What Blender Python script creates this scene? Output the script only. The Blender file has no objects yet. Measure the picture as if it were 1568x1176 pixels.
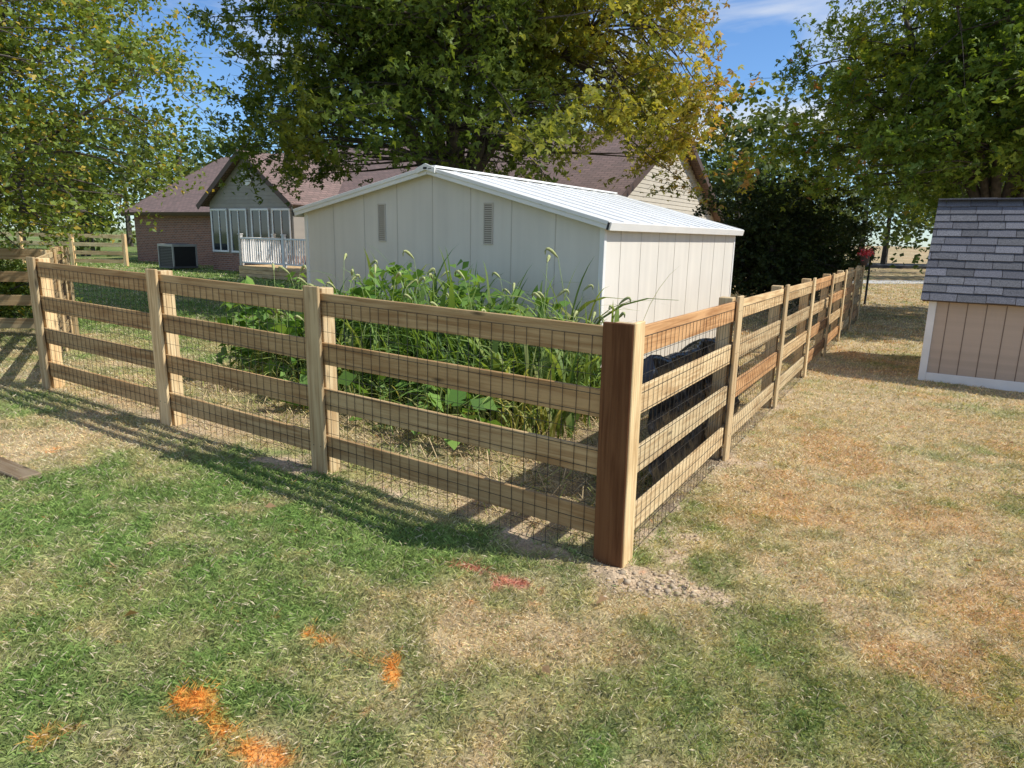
import bpy, math, numpy as np, random
from mathutils import Vector, Matrix
random.seed(7); rng=np.random.default_rng(11)
scene=bpy.context.scene

# ---------------------------------------------------------------- noise
_T=np.random.default_rng(5).random((256,256))
def vn(x,y,s=0):
    x=np.asarray(x,float)+s*17.3; y=np.asarray(y,float)+s*9.1
    xi=np.floor(x).astype(int); yi=np.floor(y).astype(int)
    fx=x-xi; fy=y-yi; fx=fx*fx*(3-2*fx); fy=fy*fy*(3-2*fy)
    a=_T[xi&255,yi&255]; b=_T[(xi+1)&255,yi&255]; c=_T[xi&255,(yi+1)&255]; d=_T[(xi+1)&255,(yi+1)&255]
    return (a*(1-fx)+b*fx)*(1-fy)+(c*(1-fx)+d*fx)*fy
def fbm(x,y,f,s=0,o=4):
    r=0;a=.5;t=0
    for i in range(o):
        r=r+a*vn(np.asarray(x)*f,np.asarray(y)*f,s+i); t+=a; a*=.5; f*=2.03
    return r/t
def sm(a,b,x):
    t=np.clip((x-a)/(b-a),0,1); return t*t*(3-2*t)
def blob(x,y,cx,cy,rx,ry=None,ang=0):
    ry=ry or rx; c,s=math.cos(ang),math.sin(ang)
    dx=x-cx; dy=y-cy
    return np.exp(-(((dx*c+dy*s)/rx)**2+((-dx*s+dy*c)/ry)**2))

# ---------------------------------------------------------------- layout
CORN=np.array([.58,3.285])
U=np.array([-.842,.540]); U/=np.linalg.norm(U)      # along the left fence
NI=np.array([U[1],-U[0]])                            # inward
V=np.array([.508,.861]); V/=np.linalg.norm(V)        # along right fence
NR=np.array([-V[1],V[0]])                            # inward of right fence
def g(x,y=0):
    x=np.asarray(x,float)
    return np.where(x>0,-.2*np.tanh(x*.11),.13*np.tanh(-x*.17))
def dirt(x,y):
    n=fbm(x,y,5,3)
    d=blob(x,y,.64,3.12,.36,.16,-.25)*1.1+blob(x,y,.98,3.05,.26,.13,-.5)*.75+blob(x,y,.95,3.48,.32,.12,1.0)*.85+blob(x,y,-1.66,4.60,.40,.12,-.55)*1.25+blob(x,y,.1,3.48,.4,.08,-.6)*.6
    d=d+blob(x,y,1.78,5.1,.25,.14)*1.0+blob(x,y,-3.5,4.55,.35,.12,-.5)*.8+blob(x,y,2.8,7.0,.2,.12)*.7
    rx=x-CORN[0]; ry=y-CORN[1]
    s=rx*U[0]+ry*U[1]; p=rx*NI[0]+ry*NI[1]
    d=d+.45*np.exp(-((p+.0)/.07)**2)*(s>0)*(s<6.3)
    s2=rx*V[0]+ry*V[1]; p2=rx*NR[0]+ry*NR[1]
    d=d+.52*np.exp(-((p2+.0)/.10)**2)*(s2>0)*(s2<9)
    return sm(.36,1.0,d+(n-.5)*1.2+(fbm(x,y,19,13,2)-.5)*.7)
def inside(x,y):
    rx=x-CORN[0]; ry=y-CORN[1]
    p=rx*NI[0]+ry*NI[1]; p2=rx*NR[0]+ry*NR[1]; s=rx*U[0]+ry*U[1]
    return (p>0)&(p2>0)&(s<6.3), s,p,p2
def hgt(x,y):
    return g(x,y)+.030*(fbm(x,y,1.3,9,3)-.5)+.05*dirt(x,y)*(fbm(x,y,9,4,3)-.35)*(np.hypot(x,y)<12)
def green(x,y):
    gw=.26+1.4*(fbm(x,y,1.1,20,4)-.5)+1.2*(fbm(x,y,5.5,31,3)-.5)+.14*sm(.6,-.8,x)
    gw=gw+.75*blob(x,y,-1.9,3.6,1.4,.9)+.5*blob(x,y,-1.8,2.2,.9,.8)+.6*blob(x,y,-.75,3.45,.9,.35,-.5)+.42*blob(x,y,.62,2.15,.6,.35)+.2*blob(x,y,1.5,2.2,.8,.4)
    gw=gw-.45*blob(x,y,-.05,2.65,.5,.3)-.6*blob(x,y,-3.9,4.7,1.0,.7)-.28*sm(.9,1.8,x)*(y>2.6)
    gw=gw+.6*sm(9,12,y)*(x<2)
    ins,s,p,p2=inside(x,y)
    gw=np.where(ins&(p<4.2),gw-.25,gw)
    return np.clip(gw,0,1)
def lawn(x,y):
    x=np.asarray(x,float); y=np.asarray(y,float)
    gw=green(x,y)[...,None]
    n1=fbm(x,y,2.2,40,3)[...,None]; n2=fbm(x,y,14,44,2)[...,None]
    tan=np.array([.83,.66,.40])*(1-n1)+np.array([.82,.60,.32])*n1
    rust=np.array([.78,.46,.21]); rm=(sm(.50,.68,fbm(x,y,1.9,52,3))*(.10+.85*sm(.6,1.8,x)))[...,None]*.6
    tan=tan*(1-rm)+rust*rm
    gr=np.array([.23,.365,.095])*(1-n1)+np.array([.32,.42,.13])*n1
    c=tan*(1-gw)+gr*gw
    c=c*(.68+.65*n2)
    return c
def paint(x,y,c,amt=1.0):
    x=np.asarray(x,float); y=np.asarray(y,float)
    n=fbm(x,y,26,60,3)
    o=blob(x,y,-.44,2.34,.035,.13,.12)*1.25+blob(x,y,-1.13,2.14,.07,.10)*1.05+blob(x,y,-.99,2.03,.12,.045,-.7)*1.0+blob(x,y,-.80,1.90,.14,.06,-.3)*1.05+blob(x,y,-.82,2.58,.10,.04,-.6)*.7+blob(x,y,-.62,2.44,.18,.035,-.5)*.65+blob(x,y,.98,3.5,.08,.05)*.6+blob(x,y,-1.5,1.95,.08,.06)*.5+blob(x,y,-3.35,4.75,.2,.08,-.5)*.5
    o=sm(.35,.95,o+(n-.5)*1.5)[...,None]*amt*.85
    r=blob(x,y,-.20,3.20,.17,.035,-.35)*1.15+blob(x,y,.05,3.06,.12,.045,-.3)*1.1+blob(x,y,-.06,3.02,.1,.025,1.0)*.8
    r=sm(.35,.9,r+(n-.5)*1.4)[...,None]*amt*.75
    c=c*(1-o)+np.array([.98,.40,.08])*o
    return c*(1-r)+np.array([.68,.17,.15])*r

# ---------------------------------------------------------------- materials
def newmat(name):
    m=bpy.data.materials.new(name); m.use_nodes=True
    nt=m.node_tree; nt.nodes.clear()
    return m,nt
def N(nt,t,**k):
    n=nt.nodes.new(t)
    for a,b in k.items(): setattr(n,a,b)
    return n
def L(nt,a,b): nt.links.new(a,b)
def simple(name,col,rough=.6,noise=.15,scale=8,bump=.1,metal=0,spec=.5):
    m,nt=newmat(name)
    o=N(nt,'ShaderNodeOutputMaterial'); b=N(nt,'ShaderNodeBsdfPrincipled')
    tc=N(nt,'ShaderNodeTexCoord'); nz=N(nt,'ShaderNodeTexNoise'); nz.inputs['Scale'].default_value=scale; nz.inputs['Detail'].default_value=6
    L(nt,tc.outputs['Object'],nz.inputs['Vector'])
    mr=N(nt,'ShaderNodeMapRange'); mr.inputs[3].default_value=1-noise; mr.inputs[4].default_value=1+noise
    mr.inputs[1].default_value=.3; mr.inputs[2].default_value=.7
    L(nt,nz.outputs[0],mr.inputs[0])
    mx=N(nt,'ShaderNodeVectorMath',operation='SCALE'); mx.inputs[0].default_value=col
    L(nt,mr.outputs[0],mx.inputs['Scale']); L(nt,mx.outputs[0],b.inputs['Base Color'])
    b.inputs['Roughness'].default_value=rough; b.inputs['Metallic'].default_value=metal
    b.inputs['Specular IOR Level'].default_value=spec
    if bump:
        bp=N(nt,'ShaderNodeBump'); bp.inputs['Strength'].default_value=bump; bp.inputs['Distance'].default_value=.01
        L(nt,nz.outputs[0],bp.inputs['Height']); L(nt,bp.outputs[0],b.inputs['Normal'])
    L(nt,b.outputs[0],o.inputs[0]); return m
def shedmat(name,col):
    """painted panel: faint vertical weather streaks, darker toward the ground"""
    m,nt=newmat(name)
    o=N(nt,'ShaderNodeOutputMaterial'); b=N(nt,'ShaderNodeBsdfPrincipled'); tc=N(nt,'ShaderNodeTexCoord')
    mp=N(nt,'ShaderNodeMapping'); mp.inputs['Scale'].default_value=(5,5,.35); L(nt,tc.outputs['Object'],mp.inputs[0])
    n1=N(nt,'ShaderNodeTexNoise'); n1.inputs['Scale'].default_value=1.5; n1.inputs['Detail'].default_value=6; L(nt,mp.outputs[0],n1.inputs['Vector'])
    n2=N(nt,'ShaderNodeTexNoise'); n2.inputs['Scale'].default_value=1.1; n2.inputs['Detail'].default_value=5; L(nt,tc.outputs['Object'],n2.inputs['Vector'])
    ad=N(nt,'ShaderNodeMath',operation='ADD'); L(nt,n1.outputs[0],ad.inputs[0]); L(nt,n2.outputs[0],ad.inputs[1])
    mr=N(nt,'ShaderNodeMapRange'); mr.inputs[1].default_value=.7; mr.inputs[2].default_value=1.3; mr.inputs[3].default_value=.90; mr.inputs[4].default_value=1.05; L(nt,ad.outputs[0],mr.inputs[0])
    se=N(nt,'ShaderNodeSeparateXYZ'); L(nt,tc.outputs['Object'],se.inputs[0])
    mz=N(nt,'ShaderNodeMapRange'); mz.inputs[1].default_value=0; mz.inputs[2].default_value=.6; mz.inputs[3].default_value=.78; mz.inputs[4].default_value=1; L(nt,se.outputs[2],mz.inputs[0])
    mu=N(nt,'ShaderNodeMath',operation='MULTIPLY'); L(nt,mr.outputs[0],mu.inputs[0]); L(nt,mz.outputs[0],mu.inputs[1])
    sc=N(nt,'ShaderNodeVectorMath',operation='SCALE'); sc.inputs[0].default_value=col; L(nt,mu.outputs[0],sc.inputs['Scale'])
    L(nt,sc.outputs[0],b.inputs['Base Color']); b.inputs['Roughness'].default_value=.55
    bp=N(nt,'ShaderNodeBump'); bp.inputs['Strength'].default_value=.15; bp.inputs['Distance'].default_value=.02; L(nt,n2.outputs[0],bp.inputs['Height']); L(nt,bp.outputs[0],b.inputs['Normal'])
    L(nt,b.outputs[0],o.inputs[0]); return m
def wood(name,c1,c2,rough=.75):
    m,nt=newmat(name)
    o=N(nt,'ShaderNodeOutputMaterial'); b=N(nt,'ShaderNodeBsdfPrincipled')
    at=N(nt,'ShaderNodeAttribute',attribute_name='loc'); ti=N(nt,'ShaderNodeAttribute',attribute_name='tint')
    mp=N(nt,'ShaderNodeMapping'); mp.inputs['Scale'].default_value=(1.2,26,26)
    L(nt,at.outputs['Vector'],mp.inputs[0])
    n1=N(nt,'ShaderNodeTexNoise'); n1.inputs['Scale'].default_value=1.6; n1.inputs['Detail'].default_value=7; n1.inputs['Distortion'].default_value=.9
    L(nt,mp.outputs[0],n1.inputs['Vector'])
    mp2=N(nt,'ShaderNodeMapping'); mp2.inputs['Scale'].default_value=(1.6,5,5)
    L(nt,at.outputs['Vector'],mp2.inputs[0])
    n2=N(nt,'ShaderNodeTexNoise'); n2.inputs['Scale'].default_value=1.5; n2.inputs['Detail'].default_value=4
    L(nt,mp2.outputs[0],n2.inputs['Vector'])
    ad=N(nt,'ShaderNodeMath',operation='MULTIPLY_ADD'); ad.inputs[1].default_value=.6
    L(nt,n1.outputs[0],ad.inputs[0])
    ad2=N(nt,'ShaderNodeMath',operation='MULTIPLY'); ad2.inputs[1].default_value=.4
    L(nt,n2.outputs[0],ad2.inputs[0]); L(nt,ad2.outputs[0],ad.inputs[2])
    cr=N(nt,'ShaderNodeValToRGB'); e=cr.color_ramp.elements
    e[0].position=.38; e[0].color=(*c2,1); e[1].position=.58; e[1].color=(*c1,1)
    L(nt,ad.outputs[0],cr.inputs[0])
    vo=N(nt,'ShaderNodeTexVoronoi'); vo.inputs['Scale'].default_value=1
    mp3=N(nt,'ShaderNodeMapping'); mp3.inputs['Scale'].default_value=(1.9,7,7); L(nt,at.outputs['Vector'],mp3.inputs[0]); L(nt,mp3.outputs[0],vo.inputs['Vector'])
    kr=N(nt,'ShaderNodeMapRange'); kr.inputs[1].default_value=.03; kr.inputs[2].default_value=.12; kr.inputs[3].default_value=.3; kr.inputs[4].default_value=1
    L(nt,vo.outputs['Distance'],kr.inputs[0])
    mu=N(nt,'ShaderNodeMix',data_type='RGBA',blend_type='MULTIPLY'); mu.inputs[0].default_value=1
    L(nt,cr.outputs[0],mu.inputs[6]); L(nt,ti.outputs['Color'],mu.inputs[7])
    sc=N(nt,'ShaderNodeVectorMath',operation='SCALE'); L(nt,mu.outputs[2],sc.inputs[0]); L(nt,kr.outputs[0],sc.inputs['Scale'])
    L(nt,sc.outputs[0],b.inputs['Base Color']); b.inputs['Roughness'].default_value=rough; b.inputs['Specular IOR Level'].default_value=.25
    bp=N(nt,'ShaderNodeBump'); bp.inputs['Strength'].default_value=.35; bp.inputs['Distance'].default_value=.004
    L(nt,n1.outputs[0],bp.inputs['Height']); L(nt,bp.outputs[0],b.inputs['Normal'])
    L(nt,b.outputs[0],o.inputs[0]); return m
def veg(name,trans=.35,rough=.55,spec=.3,gain=1.0):
    m,nt=newmat(name)
    o=N(nt,'ShaderNodeOutputMaterial'); b=N(nt,'ShaderNodeBsdfPrincipled'); t=N(nt,'ShaderNodeBsdfTranslucent'); mx=N(nt,'ShaderNodeMixShader')
    at=N(nt,'ShaderNodeAttribute',attribute_name='col')
    b.inputs['Roughness'].default_value=rough; b.inputs['Specular IOR Level'].default_value=spec
    L(nt,at.outputs['Color'],b.inputs['Base Color'])
    h=N(nt,'ShaderNodeMix',data_type='RGBA',blend_type='MULTIPLY'); h.inputs[0].default_value=1; h.inputs[7].default_value=(1.7,1.5,.7,1)
    L(nt,at.outputs['Color'],h.inputs[6]); L(nt,h.outputs[2],t.inputs['Color'])
    mx.inputs[0].default_value=trans
    if trans>0:
        L(nt,b.outputs[0],mx.inputs[1]); L(nt,t.outputs[0],mx.inputs[2]); L(nt,mx.outputs[0],o.inputs[0])
    else: L(nt,b.outputs[0],o.inputs[0])
    return m
def tintmat(name,col,rough=.8,scale=30,noise=.25,bump=.3):
    m,nt=newmat(name)
    o=N(nt,'ShaderNodeOutputMaterial'); b=N(nt,'ShaderNodeBsdfPrincipled')
    at=N(nt,'ShaderNodeAttribute',attribute_name='tint'); lo=N(nt,'ShaderNodeAttribute',attribute_name='loc')
    nz=N(nt,'ShaderNodeTexNoise'); nz.inputs['Scale'].default_value=scale; nz.inputs['Detail'].default_value=5
    L(nt,lo.outputs['Vector'],nz.inputs['Vector'])
    mr=N(nt,'ShaderNodeMapRange'); mr.inputs[1].default_value=.3; mr.inputs[2].default_value=.7; mr.inputs[3].default_value=1-noise; mr.inputs[4].default_value=1+noise
    L(nt,nz.outputs[0],mr.inputs[0])
    mu=N(nt,'ShaderNodeMix',data_type='RGBA',blend_type='MULTIPLY'); mu.inputs[0].default_value=1; mu.inputs[6].default_value=(*col,1)
    L(nt,at.outputs['Color'],mu.inputs[7])
    sc=N(nt,'ShaderNodeVectorMath',operation='SCALE'); L(nt,mu.outputs[2],sc.inputs[0]); L(nt,mr.outputs[0],sc.inputs['Scale'])
    L(nt,sc.outputs[0],b.inputs['Base Color']); b.inputs['Roughness'].default_value=rough
    bp=N(nt,'ShaderNodeBump'); bp.inputs['Strength'].default_value=bump; bp.inputs['Distance'].default_value=.005
    L(nt,nz.outputs[0],bp.inputs['Height']); L(nt,bp.outputs[0],b.inputs['Normal'])
    L(nt,b.outputs[0],o.inputs[0]); return m
def brickmat(name):
    m,nt=newmat(name)
    o=N(nt,'ShaderNodeOutputMaterial'); b=N(nt,'ShaderNodeBsdfPrincipled')
    lo=N(nt,'ShaderNodeAttribute',attribute_name='loc'); se=N(nt,'ShaderNodeSeparateXYZ'); co=N(nt,'ShaderNodeCombineXYZ')
    ax=N(nt,'ShaderNodeMath',operation='ADD')
    L(nt,lo.outputs['Vector'],se.inputs[0]); L(nt,se.outputs[0],ax.inputs[0]); L(nt,se.outputs[1],ax.inputs[1]); L(nt,ax.outputs[0],co.inputs[0]); L(nt,se.outputs[2],co.inputs[1])
    br=N(nt,'ShaderNodeTexBrick'); br.inputs['Scale'].default_value=1; br.inputs['Brick Width'].default_value=.22; br.inputs['Row Height'].default_value=.075; br.inputs['Mortar Size'].default_value=.008
    br.inputs['Color1'].default_value=(.32,.14,.085,1); br.inputs['Color2'].default_value=(.20,.09,.06,1); br.inputs['Mortar'].default_value=(.36,.30,.25,1)
    L(nt,co.outputs[0],br.inputs['Vector']); L(nt,br.outputs[0],b.inputs['Base Color']); b.inputs['Roughness'].default_value=.85
    L(nt,b.outputs[0],o.inputs[0]); return m
def shinglemat(name,c1,c2):
    m,nt=newmat(name)
    o=N(nt,'ShaderNodeOutputMaterial'); b=N(nt,'ShaderNodeBsdfPrincipled')
    lo=N(nt,'ShaderNodeAttribute',attribute_name='loc')
    br=N(nt,'ShaderNodeTexBrick'); br.inputs['Scale'].default_value=1; br.inputs['Brick Width'].default_value=.3; br.inputs['Row Height'].default_value=.14; br.inputs['Mortar Size'].default_value=.012
    br.inputs['Color1'].default_value=(*c1,1); br.inputs['Color2'].default_value=(*c2,1); br.inputs['Mortar'].default_value=(c2[0]*.6,c2[1]*.6,c2[2]*.6,1)
    L(nt,lo.outputs['Vector'],br.inputs['Vector']); L(nt,br.outputs[0],b.inputs['Base Color']); b.inputs['Roughness'].default_value=.9
    L(nt,b.outputs[0],o.inputs[0]); return m

M_wood=wood('treated_pine',(.74,.55,.30),(.46,.29,.135))
M_veg=veg('leaf_tissue'); M_blade=veg('grass_blade',.2,.8,.08); M_bark=simple('bark',(.09,.075,.06),.95,.4,9,.8)
M_wire=simple('black_wire',(.03,.028,.025),.5,.1,8,0)
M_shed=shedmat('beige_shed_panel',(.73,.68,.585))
M_seam=simple('panel_seam',(.55,.50,.42),.6,.03,3,0)
M_white=simple('white_metal_trim',(.83,.81,.75),.4,.05,3,0)
M_roofw=simple('white_metal_roof',(.87,.87,.84),.35,.08,1.2,.02)
M_vent=simple('vent_louver',(.24,.205,.16),.6,.05,8,0)
M_dark=simple('dark_void',(.02,.02,.02),.6,.1,8,0)
M_glass=simple('window_glass',(.03,.035,.04),.06,.05,2,0,0,.8)
M_brick=brickmat('brick_wall'); M_sid=tintmat('grey_lap_siding',(.33,.30,.26),.7,4,.06,.05)
M_sidb=tintmat('beige_lap_siding',(.56,.50,.40),.7,4,.06,.05)
M_hroof=shinglemat('brown_shingles',(.25,.165,.14),(.18,.125,.105))
M_tshed=tintmat('tan_panel_siding',(.50,.39,.30),.7,12,.10,.1)
M_grs=tintmat('grey_shingles',(.125,.125,.135),.95,70,.4,.6)
M_wtrim=simple('white_paint',(.80,.79,.76),.5,.06,5,.02)
M_brown=simple('brown_fascia',(.09,.055,.04),.6,.1,5,0)

# ---------------------------------------------------------------- mesh helpers
def v3(p,z=0): return np.array([p[0],p[1],z],float)
class MB:
    def __init__(s): s.v=[];s.f=[];s.m=[];s.l=[];s.t=[]
    def box(s,o,X,Y,Z,x0,x1,y0,y1,z0,z1,mi=0,tint=(1,1,1),lax=0,rnd=True):
        o=np.asarray(o,float);X=np.asarray(X,float);Y=np.asarray(Y,float);Z=np.asarray(Z,float)
        b=len(s.v); off=np.array([random.uniform(0,50) for _ in range(3)]) if rnd else np.zeros(3)
        for z in (z0,z1):
            for (x,y) in ((x0,y0),(x1,y0),(x1,y1),(x0,y1)):
                s.v.append(o+X*x+Y*y+Z*z); c=[x,y,z]; c=[c[lax]]+[c[i] for i in range(3) if i!=lax]
                s.l.append(np.array(c)+off); s.t.append(tint)
        h=np.dot(np.cross(X,Y),Z)>0
        for q in ((0,3,2,1),(4,5,6,7),(0,1,5,4),(1,2,6,5),(2,3,7,6),(3,0,4,7)):
            s.f.append([b+i for i in (q if h else q[::-1])]); s.m.append(mi)
    def prism(s,pts,off,mi=0,tint=(1,1,1),locs=None):
        b=len(s.v);n=len(pts)
        for k in (0,1):
            for p in pts:
                s.v.append(np.asarray(p,float)+(np.asarray(off,float) if k else 0)); s.l.append(np.asarray(p,float)); s.t.append(tint)
        s.f.append([b+i for i in range(n)][::-1]); s.m.append(mi)
        s.f.append([b+n+i for i in range(n)]); s.m.append(mi)
        for i in range(n):
            j=(i+1)%n; s.f.append([b+i,b+j,b+n+j,b+n+i]); s.m.append(mi)
    def tube(s,pts,rad,k=6,mi=0,tint=(1,1,1)):
        pts=[np.asarray(p,float) for p in pts]; b=len(s.v)
        for i,p in enumerate(pts):
            d=pts[min(i+1,len(pts)-1)]-pts[max(i-1,0)]; d=d/(np.linalg.norm(d)+1e-9)
            a=np.cross(d,[0,0,1] if abs(d[2])<.9 else [1,0,0]); a/=np.linalg.norm(a); c=np.cross(d,a)
            for j in range(k):
                w=2*math.pi*j/k
                s.v.append(p+rad[i]*(a*math.cos(w)+c*math.sin(w))); s.l.append(p); s.t.append(tint)
        for i in range(len(pts)-1):
            for j in range(k):
                j2=(j+1)%k
                s.f.append([b+i*k+j,b+i*k+j2,b+(i+1)*k+j2,b+(i+1)*k+j]); s.m.append(mi)
        s.f.append([b+(len(pts)-1)*k+j for j in range(k)]); s.m.append(mi)
    def build(s,name,mats,parent=None,bevel=0,smooth=False):
        me=bpy.data.meshes.new(name); me.from_pydata([tuple(p) for p in s.v],[],s.f)
        for m in mats: me.materials.append(m)
        me.polygons.foreach_set('material_index',s.m)
        a=me.attributes.new('loc','FLOAT_VECTOR','POINT'); a.data.foreach_set('vector',np.array(s.l,dtype=np.float32).ravel())
        c=me.attributes.new('tint','FLOAT_COLOR','POINT'); c.data.foreach_set('color',np.hstack([np.array(s.t,dtype=np.float32),np.ones((len(s.t),1),np.float32)]).ravel())
        if smooth: me.polygons.foreach_set('use_smooth',[True]*len(me.polygons))
        ob=bpy.data.objects.new(name,me); scene.collection.objects.link(ob)
        if parent: ob.parent=parent
        if bevel:
            md=ob.modifiers.new('b','BEVEL'); md.width=bevel; md.segments=1; md.limit_method='ANGLE'
        return ob
def empty(name):
    e=bpy.data.objects.new(name,None); scene.collection.objects.link(e); return e
def npmesh(name,verts,faces,mat,col=None,parent=None,smooth=False):
    me=bpy.data.meshes.new(name); n,k=faces.shape
    me.vertices.add(len(verts)); me.vertices.foreach_set('co',verts.astype(np.float32).ravel())
    me.loops.add(n*k); me.loops.foreach_set('vertex_index',faces.astype(np.int32).ravel())
    me.polygons.add(n); me.polygons.foreach_set('loop_start',np.arange(0,n*k,k,dtype=np.int32)); 
    me.update(calc_edges=True); me.validate()
    if smooth: me.polygons.foreach_set('use_smooth',np.ones(n,bool))
    if col is not None:
        a=me.attributes.new('col','FLOAT_COLOR','POINT')
        a.data.foreach_set('color',np.hstack([col,np.ones((len(col),1))]).astype(np.float32).ravel())
    me.materials.append(mat)
    ob=bpy.data.objects.new(name,me); scene.collection.objects.link(ob)
    if parent: ob.parent=parent
    return ob

# ---------------------------------------------------------------- ground
n=640; t=np.linspace(-1,1,n); k=6.4
xs=np.sinh(t*k)*1.25; ys=np.sinh(t*k)*1.25+3.6
GX,GY=np.meshgrid(xs,ys); gx=GX.ravel(); gy=GY.ravel()
gz=hgt(gx,gy)
d=dirt(gx,gy); ins,s_,p_,p2_=inside(gx,gy)
gard=(ins&(p_<4.0)&(s_<5.6))*1.0
bare=np.clip(d+gard*.75*sm(.35,.6,fbm(gx,gy,3,77)),0,1)[:,None]
dc=np.array([.56,.42,.27])*(.6+.6*fbm(gx,gy,12,70,3)[:,None])
dc=dc*(1-.45*(gard*sm(.3,1.0,p_))[:,None])
gc=lawn(gx,gy)*.55
gc=gc*(1-bare)+dc*bare
gc=paint(gx,gy,gc,.8)
idx=np.arange(n*n).reshape(n,n)
F=np.stack([idx[:-1,:-1].ravel(),idx[:-1,1:].ravel(),idx[1:,1:].ravel(),idx[1:,:-1].ravel()],1)
m,nt=newmat('lawn_soil'); o=N(nt,'ShaderNodeOutputMaterial'); b=N(nt,'ShaderNodeBsdfPrincipled')
at=N(nt,'ShaderNodeAttribute',attribute_name='col'); tc=N(nt,'ShaderNodeTexCoord')
n1=N(nt,'ShaderNodeTexNoise'); n1.inputs['Scale'].default_value=60; n1.inputs['Detail'].default_value=8; L(nt,tc.outputs['Object'],n1.inputs['Vector'])
mr=N(nt,'ShaderNodeMapRange'); mr.inputs[1].default_value=.3;mr.inputs[2].default_value=.7;mr.inputs[3].default_value=.65;mr.inputs[4].default_value=1.3
L(nt,n1.outputs[0],mr.inputs[0]); sc=N(nt,'ShaderNodeVectorMath',operation='SCALE'); L(nt,at.outputs['Color'],sc.inputs[0]); L(nt,mr.outputs[0],sc.inputs['Scale'])
L(nt,sc.outputs[0],b.inputs['Base Color']); b.inputs['Roughness'].default_value=.95; b.inputs['Specular IOR Level'].default_value=.1
bp=N(nt,'ShaderNodeBump'); bp.inputs['Strength'].default_value=.8; bp.inputs['Distance'].default_value=.02; L(nt,n1.outputs[0],bp.inputs['Height']); L(nt,bp.outputs[0],b.inputs['Normal'])
L(nt,b.outputs[0],o.inputs[0])
npmesh('ground',np.stack([gx,gy,gz],1),F,m,gc,smooth=True)

# ---------------------------------------------------------------- lawn grass
SH0=np.array([.975,7.6])   # big shed front right corner
def build_grass():
    P=[]
    for (y0,y1,dn,w,h) in ((1.2,3.0,19000,.0021,.026),(3.0,4.6,11000,.0028,.028),(4.6,7.0,5000,.0044,.031),(7,11,1700,.008,.034),(11,19,420,.018,.042),(19,34,90,.04,.05)):
        xa,xb=-(.85*y1+.5),(.85*y1+.5)
        nn=int((xb-xa)*(y1-y0)*dn)
        x=rng.uniform(xa,xb,nn); y=rng.uniform(y0,y1,nn)
        ok=(np.abs(x)<.85*y+.5)
        dd=dirt(x,y); ins,s,p,p2=inside(x,y)
        keep=1-.93*dd
        keep=np.where(ins&(p<4.0)&(s<5.6),keep*.38,keep)
        keep=keep*(.25+1.3*fbm(x,y,8,88,2))
        ok&=rng.random(nn)<keep
        rx=x-SH0[0]; ry=y-SH0[1]; a=rx*U[0]+ry*U[1]; b_=rx*NI[0]+ry*NI[1]
        ok&=~((a>0)&(a<4.9)&(b_>0)&(b_<5.3))
        rx=x-5.46; ry=y-8.93; a=-(rx*U[0]+ry*U[1]); b_=rx*NI[0]+ry*NI[1]
        ok&=~((a>0)&(b_>0)&(b_<2.4)&(a<3.2))
        x=x[ok];y=y[ok]
        P.append(np.stack([x,y,np.full(len(x),w),np.full(len(x),h)],1))
    P=np.vstack(P); n=len(P); x,y,w,h=P.T
    z=hgt(x,y)-.003
    gw=green(x,y)
    L_=h*rng.uniform(.5,1.5,n)*(.8+.40*gw); a=rng.uniform(0,2*np.pi,n); ln=rng.uniform(.2,1.6,n)
    dx=np.cos(a)*ln*L_; dy=np.sin(a)*ln*L_; dz=L_/np.sqrt(1+ln**2*.5)
    b=rng.uniform(0,np.pi,n); wx=np.cos(b)*w*.5; wy=np.sin(b)*w*.5
    v=np.empty((n,4,3))
    v[:,0]=np.stack([x-wx,y-wy,z],1); v[:,1]=np.stack([x+wx,y+wy,z],1)
    v[:,2]=np.stack([x+dx*.45+wx*.8,y+dy*.45+wy*.8,z+dz*.65],1)
    v[:,3]=np.stack([x+dx,y+dy,z+dz],1)
    f=np.arange(n*4).reshape(n,4)
    c=lawn(x,y)
    r=rng.random(n); G=gw[:,None]
    c=np.where((r<.24-.14*gw)[:,None],np.array([.90,.78,.54])*(1-.22*G),c); c=np.where((r>.86)[:,None],c*.4+np.array([.22,.38,.10])*.6,c)
    c=c*rng.uniform(.6,1.2,(n,1))
    c=np.minimum(paint(x,y,c,1.0),.92)
    c=np.repeat(c[:,None,:],4,1); c[:,:2]*=.66  # base vertices darkened: shade between blades put into their colour
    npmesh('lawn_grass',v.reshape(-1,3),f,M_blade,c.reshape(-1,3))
    return n
print('blades',build_grass())

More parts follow.
